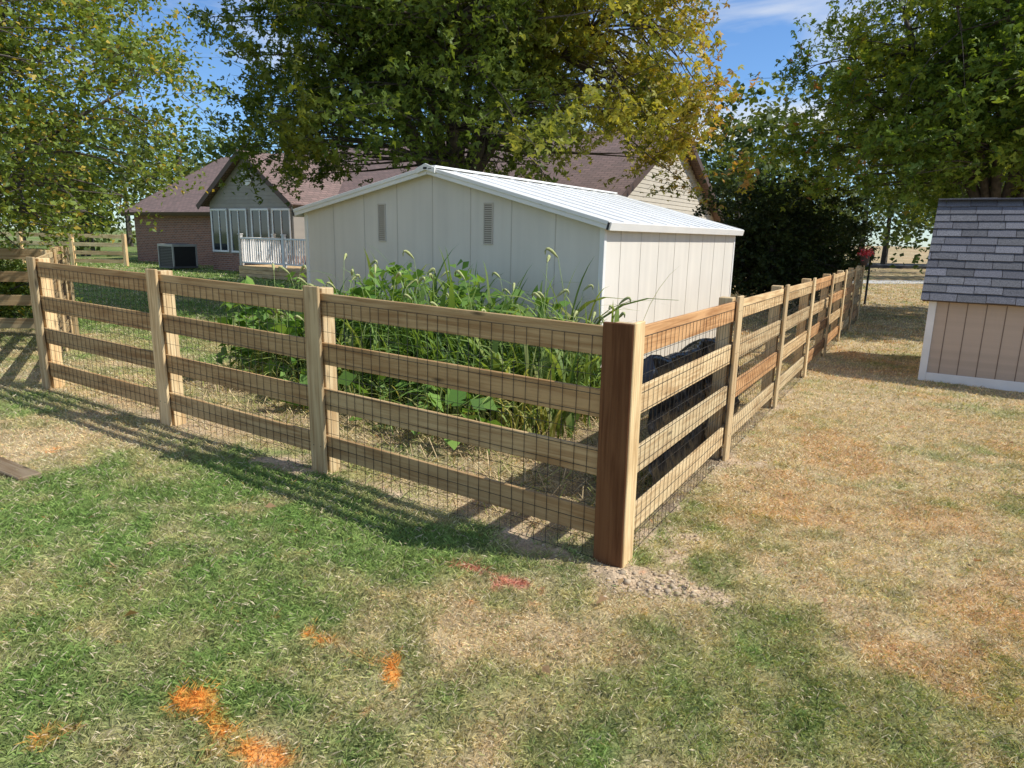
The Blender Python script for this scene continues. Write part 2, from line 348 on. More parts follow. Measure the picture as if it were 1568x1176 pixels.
# ---------------------------------------------------------------- dirt clods
def clods():
    import bmesh
    bm=bmesh.new(); bmesh.ops.create_icosphere(bm,subdivisions=1,radius=1); bv=np.array([v.co[:] for v in bm.verts]); bf=np.array([[v.index for v in f.verts] for f in bm.faces]); bm.free()
    V_=[];F_=[];C_=[]; c=0
    pts=[]
    while len(pts)<900:
        q=rng.random()
        if q<.6: x,y=rng.normal(.80,.30),rng.normal(3.05,.18)
        elif q<.75: x,y=rng.normal(1.0,.16),rng.normal(3.5,.25)
        elif q<.88: x,y=rng.normal(1.75,.2),rng.normal(5.05,.25)
        else: x,y=rng.normal(-1.6,.35),rng.normal(4.58,.12)
        if rng.random()<dirt(np.array([x]),np.array([y]))[0]*.9+.06: pts.append((x,y))
    for x,y in pts:
        r=min(.002+rng.exponential(.0029),.022); 
        v=bv*(1+rng.uniform(-.3,.3,(len(bv),1)))*r*rng.uniform(.7,1.5,3); v[:,2]*=.6
        v=v+[x,y,float(hgt(np.array([x]),np.array([y]))[0])+r*.2]
        V_.append(v);F_.append(bf+c);c+=len(v); C_.append(np.tile(np.array([.56,.44,.30])*rng.uniform(.55,1.1),(len(v),1)))
    m=veg('clod_soil',.0,.95,.05)
    npmesh('dirt_clods',np.vstack(V_),np.vstack(F_),m,np.vstack(C_))
clods()
mb=MB(); ca=np.array([math.cos(-.55),math.sin(-.55),0]); cb=np.array([-ca[1],ca[0],0])
mb.box([-3.75,4.55,float(g(-3.6))],ca,cb,[0,0,1],0,.75,-.07,.07,-.02,.028,0,(.35,.36,.42))
mb.build('weathered_edging_board',[M_wood],None,.006)

# ---------------------------------------------------------------- fences
def wtint(kind='n'):
    r=random.uniform(.82,1.12)
    if kind=='red': return (r*1.0,r*.76,r*.62)
    j=random.uniform(-.05,.05)
    return (r*(1+j),r,r*(1-j))
RAILZ=(1.115,.79,.465,.135); RH=.148
def fence(name,o,D,NIN,stations,wire=True,reds=0,corner_start=False,dark=1.0,battens=True,rtint=(1,1,1)):
    par=empty(name); D3=v3(D);N3=v3(NIN); o=np.asarray(o,float)
    rails=MB();posts=MB();bat=MB();scr=MB()
    def P(s,q=0): 
        p=o+D*s+NIN*q; return np.array([p[0],p[1],float(g(p[0]))])
    for i in range(len(stations)-1):
        a,b=stations[i],stations[i+1]; pa,pb=P(a),P(b)
        dirv=(pb-pa)/np.linalg.norm(pb-pa); Ln=np.linalg.norm(pb-pa)
        up=np.array([0,0,1.])
        for k,z in enumerate(RAILZ):
            t=wtint('red' if random.random()<reds else 'n'); t=tuple(c*dark*q for c,q in zip(t,rtint))
            j0=random.uniform(-.008,.008); dv=dirv+up*random.uniform(-.003,.003)
            rails.box(pa+up*j0,dv,N3,up,.004,Ln-.004,0,.024,z,z+RH,0,t)
    for i,s in enumerate(stations):
        if i==0 and corner_start: continue
        p=P(s); t=tuple(c*dark for c in wtint())
        lean=np.array([random.uniform(-.008,.008),random.uniform(-.008,.008),1.])
        posts.box(p,D3,N3,lean,-.05,.05,.027,.13,-.1,1.285,0,tuple(c*1.12 for c in t),lax=2)
        if battens:
            t=tuple(c*dark for c in wtint())
            bat.box(p,D3,N3,lean,-.071,.071,-.032,-.008,.01+random.uniform(-.02,.01),1.30,0,t,lax=2)
            for z in RAILZ:
                for dx in (-.035,.035): scr.box(p+v3(D)*dx+np.array([0,0,z+RH/2]),D3,N3,lean,-.004,.004,-.0335,-.030,-.004,.004)
    rails.build('rails',[M_wood],par,.003); posts.build('posts',[M_wood],par,.004)
    if battens: bat.build('face_boards',[M_wood],par,.004); scr.build('screws',[M_dark],par)
    if wire:
        w=MB(); s0,s1=stations[0],stations[-1]
        nx=int((s1-s0)/.076)
        for i in range(nx+1):
            s=s0+(s1-s0)*i/nx; p=P(s)
            w.box(p,D3,N3,[random.uniform(-.003,.003),0,1],-.0011,.0011,-.0055,-.0035,.0,1.205)
        for k in range(13):
            z=.01+k*.0995
            for i in range(len(stations)-1):
                pa,pb=P(stations[i]),P(stations[i+1]); Ln=np.linalg.norm(pb-pa)
                w.box(pa,(pb-pa)/Ln,N3,[0,0,1],0,Ln,-.0035,-.001,z-.0011,z+.0011)
        w.build('wire_mesh',[M_wire],par)
    return par
fence('board_fence',CORN,U,NI,[.06,2.25,4.12,6.21],True,.05,True,1.0,True,(.74,.67,.59))  # rail tint darker and browner, painting the shaded fronts into the wood
fence('board_fence',CORN,V,NR,[.06]+[2.2+2.11*i for i in range(7)],True,.30,True)
par=empty('fence_corner_post')
zc=float(g(.58)); mb=MB()
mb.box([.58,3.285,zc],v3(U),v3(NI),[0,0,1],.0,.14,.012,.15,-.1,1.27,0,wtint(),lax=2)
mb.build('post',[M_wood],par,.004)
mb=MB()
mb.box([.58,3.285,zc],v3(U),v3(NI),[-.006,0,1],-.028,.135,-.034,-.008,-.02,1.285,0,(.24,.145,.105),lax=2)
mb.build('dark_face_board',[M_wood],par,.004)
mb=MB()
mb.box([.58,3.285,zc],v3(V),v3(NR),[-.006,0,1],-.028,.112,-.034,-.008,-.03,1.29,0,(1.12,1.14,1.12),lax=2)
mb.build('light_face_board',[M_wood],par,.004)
fence('board_fence',(-4.72,6.75),np.array([-.49,.872]),np.array([-.872,-.49]),[0,2.2,3.4],True,0,True)
fence('board_fence',(-6.38,9.72),np.array([-.985,-.17]),np.array([-.17,.985]),[0,2.1,4.2,6.3],False,0,False,.6)  # boards toned down, shade of the left tree put into their tint
fence('board_fence',(-15.6,27.6),np.array([-.99,.12]),np.array([.12,.99]),[0+2.3*i for i in range(7)],False,0,False,1.25)

# ---------------------------------------------------------------- big shed
def big_shed():
    par=empty('beige_garden_shed'); u=v3(U); w=4.80; Ln=5.2; nb=v3(NI)
    o=v3(SH0,0)
    zr,zl,zt=1.83,1.96,2.45; zb=-.1
    f=lambda s,t,z:o+u*s+nb*t+np.array([0,0,z])
    mb=MB()
    pts=[f(0,0,zb),f(w,0,zb),f(w,0,zl),f(w/2,0,zt),f(0,0,zr)]
    mb.prism(pts,nb*Ln,0)
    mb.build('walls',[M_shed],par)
    mb=MB()
    for s in np.arange(.61,w-.1,.6):
        top=(zr+(zt-zr)*s/(w/2)) if s<w/2 else (zl+(zt-zl)*(w-s)/(w/2))
        mb.box(f(s,0,0),u,-nb,[0,0,1],-.005,.005,0,.004,zb,top-.03,0)
    for t in np.arange(.45,Ln-.1,.6):
        mb.box(f(0,t,0),-u,nb,[0,0,1],0,.004,-.004,.004,zb,zr-.03,0)
    mb.build('panel_seams',[M_seam],par)
    mb=MB()
    mb.box(f(0,0,0),u,nb,[0,0,1],-.012,.05,-.012,.05,zb,zr-.005,0); mb.box(f(w,0,0),u,nb,[0,0,1],-.05,.012,-.012,.05,zb,zl-.005,0)
    mb.box(f(0,Ln,0),u,nb,[0,0,1],-.012,.05,-.05,.012,zb,zr-.005,0)
    mb.build('corner_trim',[M_white],par,.004)
    mb=MB(); ov=.10; oe=.09; tr=MB()
    def slab(s0,z0,s1,z1):
        d=u*(s1-s0)+np.array([0,0,z1-z0]); Lh=np.linalg.norm(d); d/=Lh
        nrm=np.cross(d,nb); nrm=nrm if nrm[2]>0 else -nrm
        O=f(s0,0,z0)
        mb.box(O,d,nb,nrm,-oe,Lh+.0,-ov,Ln+ov,.015,.035,0)
        for t in np.arange(.3,Ln,.45):
            mb.box(O,d,nb,nrm,-oe,Lh-.05,t-.010,t+.010,.0355,.047,0)
        tr.box(O,d,nb,nrm,-oe-.01,Lh+.002,-ov-.02,-ov-.001,-.05,.045,0)
        tr.box(O,d,nb,nrm,-oe-.01,Lh+.002,-ov-.032,-ov-.021,-.0,.045,0)
        tr.box(O,d,nb,nrm,-oe-.01,Lh+.002,Ln+ov+.001,Ln+ov+.02,-.05,.045,0)
        tr.box(O,d,nb,nrm,-oe-.035,-oe-.002,-ov-.0,Ln+ov,-.055,.037,0)
        dk.box(O,d,nb,nrm,-oe-.032,-oe-.006,-ov-.036,-ov-.0335,-.05,.03,0)
    dk=MB()
    slab(0,zr,w/2,zt); slab(w,zl,w/2,zt)
    dk.build('gutter_end',[M_dark],par)
    mb.box(f(w/2,0,zt),u,nb,[0,0,1],-.12,.12,-ov-.0,Ln+ov,.028,.052,0)
    mb.build('roof',[M_roofw],par,.003); tr.build('fascia',[M_white],par,.004)
    mb=MB()
    mb.prism([f(w/2+dx,-ov-.036,zt+dz) for dx,dz in ((-.15,-.045),(-.15,.02),(0,.075),(.15,.02),(.15,-.045),(0,-.0))],-nb*.02,0)
    mb.box(f(w/2,-ov-.056,zt),u,-nb,[0,0,1],-.03,.03,0,.003,.005,.032,1)
    mb.box(f(w/2,-ov-.056,zt),u,-nb,[0,0,1],-.10,-.045,0,.003,.006,.014,1)
    mb.build('ridge_emblem',[M_white,M_dark],par,.003)
    for s in (3.28,1.54):
        mb=MB(); z0,z1=1.58,2.04; hw=.055
        for (a,b_,c,d_) in ((-hw-.012,-hw,z0,z1),(hw,hw+.012,z0,z1),(-hw-.012,hw+.012,z1,z1+.014),(-hw-.012,hw+.012,z0-.014,z0)):
            mb.box(f(s,0,0),u,-nb,[0,0,1],a,b_,0,.016,c,d_,0)
        mb.box(f(s,0,0),u,-nb,[0,0,1],-hw,hw,0,.003,z0,z1,1)
        for z in np.arange(z0+.01,z1,.026):
            mb.box(f(s,0,z),u,-nb,[0,0,1],-hw,hw,.003,.012,0,.013,0)
        mb.build('wall_vent',[M_seam,M_vent],par)
big_shed()

# ---------------------------------------------------------------- small shed
def small_shed():
    par=empty('tan_wooden_shed'); r=v3(-U); b=v3(NI); o=np.array([5.46,8.93,-.125]); W=3.1; D=2.4; H=1.17; R=2.36
    Z=np.array([0,0,1.])
    mb=MB()
    f=lambda s,t,z:o+r*s+b*t+Z*z
    mb.prism([f(0,0,0),f(0,0,H),f(0,D/2,R-.05),f(0,D,H),f(0,D,0)],r*W,0)
    for s in np.arange(.2,W,.205): mb.box(f(s,0,0),r,-b,Z,-.005,.005,0,.003,.12,H,0,(.38,.35,.33))
    for t in np.arange(.2,D,.205): mb.box(f(0,t,0),b,-r,Z,-.005,.005,0,.003,.12,H,0,(.38,.35,.33))
    mb.build('siding_walls',[M_tshed],par)
    mb=MB()
    mb.box(o,r,b,Z,-.022,.065,-.022,-.004,0,H-.0,0); mb.box(o,r,b,Z,-.022,-.004,-.003,.07,0,H,0)
    mb.box(o,r,b,Z,.066,W,-.022,-.004,0,.13,0); mb.box(o,r,b,Z,-.022,-.004,.071,D,0,.13,0)
    mb.box(o,r,b,Z,-.022,-.004,D-.07,D+.01,.131,H,0)
    mb.box(o,r,b,Z,W-.08,W+.01,-.022,-.004,.131,H,0)
    mb.build('white_trim',[M_wtrim],par,.004)
    mb=MB()
    sl=b*(D/2)+Z*(R-H); Ls=np.linalg.norm(sl); sl/=Ls; nrm=np.cross(r,sl); nrm=nrm if nrm[2]>0 else -nrm
    sl2=-b*(D/2)+Z*(R-H); sl2/=np.linalg.norm(sl2); n2=np.cross(r,sl2); n2=n2 if n2[2]>0 else -n2
    mb.box(f(0,0,H),r,sl,nrm,-.10,W+.1,-.14,Ls,0,.025,0)
    mb.box(f(0,D,H),r,sl2,n2,-.10,W+.1,-.14,Ls-.02,0,.025,0)
    mb.build('roof_deck',[M_brown],par)
    mb=MB(); c=.145; rows=int((Ls+.16)/c)+1
    for (O,S,nn) in ((f(0,0,H),sl,nrm),(f(0,D,H),sl2,n2)):
        for i in range(rows):
            y0=-.16+i*c; x=-.12-(random.random()*.3)
            while x<W+.12:
                wd=random.choice((.30,.31,.29)); x0=max(x,-.12);x1=min(x+wd-.007,W+.12)
                tt=random.uniform(.65,1.3); 
                if x1>x0+.01:
                    S2=(S-nn*.10); yj=random.uniform(-.006,.004)
                    mb.box(O+S*(y0+yj)+nn*.042,r,S2,nn,x0,x1,0,c+.03,0,.008+random.uniform(0,.003),0,(tt,tt,tt*random.uniform(.97,1.06)))
                x+=wd
    mb.box(f(0,D/2,R),r,b,Z,-.12,W+.12,-.10,.10,.045,.062,0,(.8,.8,.85))
    mb.build('roof_shingles',[M_grs],par)
small_shed()

# ---------------------------------------------------------------- house
def house():
    par=empty('brick_house'); u=v3(U); b=v3(NI); o=np.array([2.46,19.7,-.05]); Z=np.array([0,0,1.])
    f=lambda s,t,z:o+u*s+b*t+Z*z
    S=24.2; D=10.4; E=2.55; R=5.35
    mb=MB(); mb.box(o,u,b,Z,.05,S,.0,D,0,E,0,lax=0,rnd=False); mb.build('brick_walls',[M_brick],par)
    mb=MB(); c=.13; z=.0
    mb.prism([f(.0,.02,0),f(.0,D-.02,0),f(.0,D-.02,E-.02),f(.0,D/2,R-.1),f(.0,.02,E-.02)],u*.04,0,(.6,.6,.6))
    while z<R-.25:
        if z+c<E: t0,t1=0,D
        else:
            k=(z+c-E)/(R-E)*(D/2); t0,t1=max(0,k),min(D,D-k)
        mb.box(f(0,0,z),b,-u,Z+u*.1,t0,t1,.0,.02,0,c-.008,0,(random.uniform(.95,1.05),)*3); z+=c
    mb.build('gable_siding',[M_sidb],par)
    mb=MB(); mb.prism([f(S,.02,E),f(S,D-.02,E),f(S,D/2,R-.1)],-u*.05,0); mb.build('far_gable',[M_sid],par)
    mb=MB(); fa=MB()
    for sg,t0 in ((1,0),(-1,D)):
        sl=b*sg*(D/2)+Z*(R-E); Ls=np.linalg.norm(sl); sl/=Ls; nn=np.cross(u,sl); nn=nn if nn[2]>0 else -nn
        mb.box(f(0,t0,E),u,sl,nn,-.35,S+.35,-.45,Ls,.03,.09,0,rnd=False)
        fa.box(f(0,t0,E),u,sl,nn,-.38,-.352,-.47,Ls,-.10,.10,0)
        fa.box(f(0,t0,E),u,sl,nn,S+.352,S+.38,-.47,Ls,-.10,.10,0)
        fa.box(f(0,t0,E),u,sl,nn,-.35,S+.35,-.48,-.451,-.06,.1,0)
    s0,s1=11.1,15.9; pj=1.6; e2=2.75; r2=4.45; sm_=(s0+s1)/2
    wl=MB(); wl.box(f(0,-pj,0),u,b,Z,s0,s1,0,pj+.1,0,.85,0,rnd=False); wl.build('sunroom_brick_base',[M_brick],par)
    sd=MB()
    sd.prism([f(s0+.02,-pj+.03,.85),f(s1-.02,-pj+.03,.85),f(s1-.02,-pj+.03,e2),f(sm_,-pj+.03,r2),f(s0+.02,-pj+.03,e2)],b*4.0,0)
    z=.86
    while z<r2-.2:
        if z+.13<e2: a0,a1=s0,s1
        else:
            k=(z+.13-e2)/(r2-e2)*(s1-s0)/2; a0,a1=s0+k,s1-k
        if a1>a0+.05: sd.box(f(0,-pj+.03,z),u,-b,Z,a0,a1,0,.018,0,.12,0,(random.uniform(.93,1.05),)*3)
        z+=.13
    sd.build('sunroom_siding',[M_sid],par)
    for sg,ss in ((1,s0),(-1,s1)):
        sl=u*sg*(s1-s0)/2+Z*(r2-e2); Ls=np.linalg.norm(sl); sl/=Ls; nn=np.cross(b,sl); nn=nn if nn[2]>0 else -nn
        mb.box(f(ss,0,e2),b,sl,nn,-pj-.3,3.8,-.35,Ls,.03,.08,0,rnd=False)
        fa.box(f(ss,0,e2),b,sl,nn,-pj-.33,-pj-.302,-.37,Ls,-.10,.085,0)
    mb.build('roof',[M_hroof],par); fa.build('fascia',[M_brown],par)
    wn=MB(); gl=MB()
    for i in range(4):
        c0=s1-.10-i*1.17-(.08 if i>1 else 0); w=1.0
        z0,z1=.95,2.42; O=f(c0,-pj,0)
        gl.box(O,-u,-b,Z,0,w,0,.012,z0,z1,0)
        for q in ((0,.07,z0,z1),(w-.07,w,z0,z1),(w/2-.025,w/2+.025,z0,z1)):
            wn.box(O,-u,-b,Z,q[0],q[1],.0,.04,q[2],q[3],0)
        for q in ((0,w,z0-.07,z0-.001),(0,w,z1+.001,z1+.07)):
            wn.box(O,-u,-b,Z,q[0],q[1],.0,.05,q[2],q[3],0)
    pts=[f(sm_+.3*math.cos(a),-pj-.0,3.62+.32*math.sin(a)) for a in np.arange(0,2*math.pi,math.pi/6)]
    wn.prism(pts,-b*.04,0)
    wn.build('window_frames',[M_wtrim],par,.004); gl.build('window_glass',[M_glass],par)
    mbv=MB()
    for k in range(6): mbv.box(f(sm_,-pj-.042,3.42+k*.075),u,-b,Z,-.2,.2,0,.01,0,.03,0)
    mbv.build('gable_vent_louvers',[M_sid],par)
house()
def deck():
    par=empty('wooden_deck'); u=v3(-U); b=v3(NI); o=np.array([-9.35,23.4,.1]); Z=np.array([0,0,1.])
    mb=MB()
    for i in range(20): mb.box(o,u,b,Z,0,4.6,i*.145,i*.145+.138,.36,.39,0,wtint())
    for i in range(3): mb.box(o,u,b,Z,0,4.6,-.03,-.005,.02+i*.125,.135+i*.125,0,tuple(c*.9 for c in wtint()))
    for i in range(3): mb.box(o,b,u,Z,0,2.9,-.03,-.005,.02+i*.125,.135+i*.125,0,tuple(c*.9 for c in wtint()))
    for x in (0,2.2,4.4):
        for y in (0,2.7): mb.box(o,u,b,Z,x,x+.1,y,y+.1,-.2,.359,0,wtint(),lax=2)
    mb.build('deck_boards',[M_wood],par)
    mb=MB()
    def run(O,d,nm,ln):
        for x in np.arange(0,ln+.01,ln/2):
            mb.box(O,d,nm,Z,x-.05,x+.05,-.05,.05,.4,1.42,0); mb.box(O,d,nm,Z,x-.065,x+.065,-.065,.065,1.42,1.46,0)
        mb.box(O,d,nm,Z,.05,ln-.05,-.03,.03,1.28,1.33,0); mb.box(O,d,nm,Z,.05,ln-.05,-.02,.02,.48,.53,0)
        for x in np.arange(.15,ln-.05,.115): mb.box(O,d,nm,Z,x-.018,x+.018,-.018,.018,.53,1.28,0)
    run(o+u*.06+b*.06,u,b,4.4); run(o+u*.06+b*.06,b,u,2.7)
    mb.build('white_railing',[M_wtrim],par)
deck()
def ac():
    par=empty('air_conditioner_unit'); u=v3(-U); b=v3(NI); o=np.array([-13.75,26.6,.14]); Z=np.array([0,0,1.])
    mb=MB(); mb.box(o,u,b,Z,0,1.0,0,1.0,.05,.12,0); mb.box(o,u,b,Z,.04,.96,.04,.96,.12,.86,1); mb.box(o,u,b,Z,0,1.0,0,1.0,.86,.95,2)
    for i in range(12): mb.box(o,u,b,Z,.02,.98,.015,.035,.15+i*.058,.175+i*.058,0)
    for x in (0,.95):
        for y in (0,.95): mb.box(o,u,b,Z,x,x+.05,y,y+.05,.12,.859,2)
    c=o+u*.5+b*.5+Z*.96
    for r in (.12,.22,.32,.4):
        pts=[c+u*r*math.cos(a)+b*r*math.sin(a) for a in np.linspace(0,2*math.pi,17)]
        mb.tube(pts,[.008]*17,4,0)
    mb.build('casing',[simple('grey_casing',(.10,.10,.10),.5,.1,4,0),M_dark,simple('light_casing',(.38,.37,.34),.5,.1,4,0)],par)
ac()
mb=MB(); mb.box([11,30.5,-.19],[.97,.22,0],[-.22,.97,0],[0,0,1],0,45,0,2.2,-.1,.02,0); mb.build('driveway',[simple('concrete',(.5,.48,.44),.9,.12,2,.1)])
mb=MB(); mb.box([-300,52,.1],[1,0,0],[0,1,0],[0,0,1],0,600,0,6,-.4,-.11,0); mb.build('road',[simple('asphalt',(.06,.06,.06),.9,.2,2,.1)])

# ---------------------------------------------------------------- vegetation
def leaf_quads(P,size,rg,up=.35,fold=.25,droop=0,aspect=.62):
    n=len(P); nm=rg.normal(size=(n,3)); nm[:,2]=np.abs(nm[:,2])+up; nm/=np.linalg.norm(nm,axis=1)[:,None]
    d=rg.normal(size=(n,3)); d[:,2]-=droop; d-=nm*np.sum(d*nm,1)[:,None]; d/=np.linalg.norm(d,axis=1)[:,None]
    w=np.cross(nm,d); s=(size*rg.uniform(.6,1.25,n))[:,None]
    v=np.empty((n,4,3)); v[:,0]=P-d*s*.5; v[:,2]=P+d*s*.5
    v[:,1]=P+w*s*aspect*.5+nm*s*fold*.4-d*s*.08; v[:,3]=P-w*s*aspect*.5+nm*s*fold*.4-d*s*.08
    return v
def star_leaves(P,size,rg,up=.3,droop=.3):
    n=len(P); nm=rg.normal(size=(n,3)); nm[:,2]=np.abs(nm[:,2])+up; nm/=np.linalg.norm(nm,axis=1)[:,None]
    d=rg.normal(size=(n,3)); d[:,2]-=droop; d-=nm*np.sum(d*nm,1)[:,None]; d/=np.linalg.norm(d,axis=1)[:,None]
    w=np.cross(nm,d); s=(size*rg.uniform(.6,1.25,n))[:,None]
    out=[]
    for a in (-.95,0,.95):
        dd=d*math.cos(a)+w*math.sin(a); ww=-d*math.sin(a)+w*math.cos(a); l=1. if a==0 else .8
        v=np.empty((n,4,3)); v[:,0]=P-d*s*.35; v[:,2]=P-d*s*.35+dd*s*l-nm*s*.08*(a!=0)
        v[:,1]=P-d*s*.35+dd*s*l*.5+ww*s*.2+nm*s*.06; v[:,3]=P-d*s*.35+dd*s*l*.5-ww*s*.2+nm*s*.06
        out.append(v)
    return np.stack(out,1).reshape(-1,4,3)
def curve(a,b,sag,seg,rg,wig=.08):
    a=np.asarray(a,float);b=np.asarray(b,float);L_=np.linalg.norm(b-a); off=rg.normal(size=3)*wig*L_; off[2]+=sag*L_
    return [a+(b-a)*t+off*math.sin(math.pi*t)*.6 for t in np.linspace(0,1,seg)]
def tree(name,base,fork,cen,rad,ncl,nlv,cr,ls,colf,seed,trunk_r=.2,star=False,zcut=None,nl=9,limbr=.45,fine=3,flat=.0,rexp=.42,keepf=None):
    rg=np.random.default_rng(seed); par=empty(name); mb=MB()
    base=np.array([base[0],base[1],float(g(base[0]))]); fk=base+np.array([0,0,fork]); cen=np.asarray(cen,float); rad=np.asarray(rad,float)
    mb.tube([base-[0,0,.1],base+[0,0,.15],base+(fk-base)*.5,fk],[trunk_r*1.5,trunk_r*1.1,trunk_r,trunk_r*.9],10)
    nodes=[]
    for i in range(nl):
        a=2*math.pi*(i/nl)*1.0+rg.uniform(-.3,.3); e=rg.uniform(.15,1.3)
        tgt=cen+rad*np.array([math.cos(a)*math.cos(e),math.sin(a)*math.cos(e),math.sin(e)-.25])*.72
        st=base+(fk-base)*rg.uniform(.75,1.0)
        c=curve(st,tgt,.1,9,rg,.08); r0=trunk_r*limbr*rg.uniform(.8,1.2)
        mb.tube(c,[r0*(1-.85*j/8) for j in range(9)],7); nodes+= [(p,r0*(1-.85*j/8)) for j,p in enumerate(c)][2:]
    NP=np.array([p for p,_ in nodes]); NRd=np.array([r for _,r in nodes])
    C=[]; tries=0
    while tries<ncl:
        dr=rg.normal(size=3); dr/=np.linalg.norm(dr)
        q=dr*(rg.random()**rexp)
        bump=.78+.42*vn(dr[0]*2.2+seed,dr[1]*2.2+dr[2]*1.7,seed)
        if flat and dr[2]<0:
            h=math.hypot(dr[0],dr[1]); q[:2]*=(1/max(.4,h))**flat
        c=cen+rad*q*bump
        if zcut is not None and c[2]<zcut+.5*rg.random(): continue
        tries+=1
        if keepf is not None and rg.random()>keepf(c): continue
        C.append(c)
    C=np.array(C); LP=[];
    for c in C:
        j=np.argmin(np.linalg.norm(NP-c,axis=1)+np.where(NP[:,2]>c[2]+.3,.8,0)); pts=curve(NP[j],c,.06,5,rg,.1); r0=min(NRd[j]*.6,.035)
        mb.tube(pts,[r0,r0*.8,r0*.6,r0*.4,r0*.2],4)
        m_=int(nlv*rg.uniform(.6,1.4)); 
        tw=max(3,m_//14); T=rg.normal(size=(tw,3))*cr*np.array([1,1,.6]); T[:,2]-=.1*cr
        for q in T[:fine]: mb.tube([c,c+q*.6,c+q*1.15],[r0*.22+.002,r0*.15+.0015,.001],3)
        ti=rg.integers(0,tw,m_); tt=rg.uniform(.2,1.3,m_)[:,None]
        LP.append(c+T[ti]*tt+rg.normal(size=(m_,3))*cr*.16)
    LP=np.vstack(LP)
    v=star_leaves(LP,ls,rg) if star else leaf_quads(LP,ls,rg,droop=.4)
    col=colf(LP,rg)
    k=12 if star else 4
    col=np.repeat(col,k,0)
    v=v.reshape(-1,3); f=np.arange(len(v)).reshape(-1,4)
    npmesh('leaves',v,f,M_veg,col,par); mb.build('trunk_and_branches',[M_bark],par,smooth=True)
    print(name,len(LP))
def mixc(a,b,t): return np.asarray(a)*(1-t)+np.asarray(b)*t
def col_maple(P,rg):
    n=len(P); t=rg.random((n,1))
    c=mixc((.07,.12,.018),(.165,.22,.032),t)
    w=sm(-2.0,4.0,P[:,0])*.9+sm(3.5,6,P[:,2])*.1+(fbm(P[:,0],P[:,2]+P[:,1],.5,3,3)-.55)*1.6
    w=np.clip(w,0,1)[:,None]*rg.random((n,1))**.5
    c=mixc(c,(.56,.48,.065),w)
    o=(sm(2.3,4.6,P[:,0])*(rg.random(n)<.30))[:,None]; c=mixc(c,(.56,.28,.08),o*.8)
    return c
def col_right(P,rg):
    n=len(P); t=rg.random((n,1)); c=mixc((.065,.125,.018),(.18,.27,.04),t)
    w=(np.clip((fbm(P[:,0],P[:,2]+P[:,1],.6,13,3)-.42)*3,0,1)*rg.random(n))[:,None]; c=mixc(c,(.40,.45,.055),w)
    o=((rg.random(n)<.045)*sm(8.5,6.5,P[:,0]))[:,None]; return mixc(c,(.45,.16,.06),o)
def col_left(P,rg):
    n=len(P); t=rg.random((n,1)); c=mixc((.11,.17,.03),(.27,.34,.065),t)
    y=(rg.random(n)<.10)[:,None]; return mixc(c,(.50,.38,.07),y*1.)
def col_dark(P,rg):
    n=len(P); return mixc((.030,.05,.015),(.065,.09,.025),rg.random((n,1)))
def col_far(P,rg):
    n=len(P); t=rg.random((n,1)); w=np.clip((fbm(P[:,0]*.3,P[:,1]*.3+P[:,2]*.2,.6,8,3)-.4)*3,0,1)[:,None]
    return mixc(mixc((.045,.08,.022),(.11,.155,.035),t),(.24,.24,.055),w*.6)
def kf1(c):
    k=1.
    if c[2]>8.6: k*=.35
    if c[1]>18.8: k*=.6
    # crown is narrower to the right, lower on that side
    if c[0]>3.9+max(0,5.2-c[2])*.35: k*=.25
    return k
def kf2(c):
    k=1.
    if c[2]>8.6: k*=.35
    if c[1]>19: k*=.6
    if c[0]<6.6+max(0,c[2]-4.5)*.45: k*=.15
    return k
tree('maple_tree',(-1.5,16.9),2.3,(-1.25,16.5,6.5),(6.2,5.0,4.5),900,115,.48,.125,col_maple,3,.26,True,2.75,14,.55,3,.85,.5,kf1)
tree('maple_tree',(11.6,16.9),2.2,(12.0,16.9,6.2),(5.6,5.2,4.6),800,120,.48,.13,col_right,8,.24,True,2.5,11,.5,3,.6,.5,kf2)
tree('ornamental_pear_tree',(-8.3,9.6),1.3,(-7.5,9.4,3.75),(3.3,2.8,2.9),350,180,.33,.08,col_left,5,.13,False,1.45,9,.5,5)
def shrub(name,cen,rad,ncl,nlv,cr,ls,colf,seed):
    tree(name,(cen[0],cen[1]),.3,cen,rad,ncl,nlv,cr,ls,colf,seed,.09,False,.05,7)
shrub('large_dark_shrub',(6.9,18.6,1.25),(2.3,1.9,1.9),360,110,.27,.11,col_dark,21)
shrub('large_dark_shrub',(9.9,23.5,1.2),(1.8,1.8,1.4),150,100,.3,.12,col_dark,23)
shrub('round_bush',(-8.9,11.6,.5),(1.1,.9,.9),110,90,.2,.07,col_left,24)
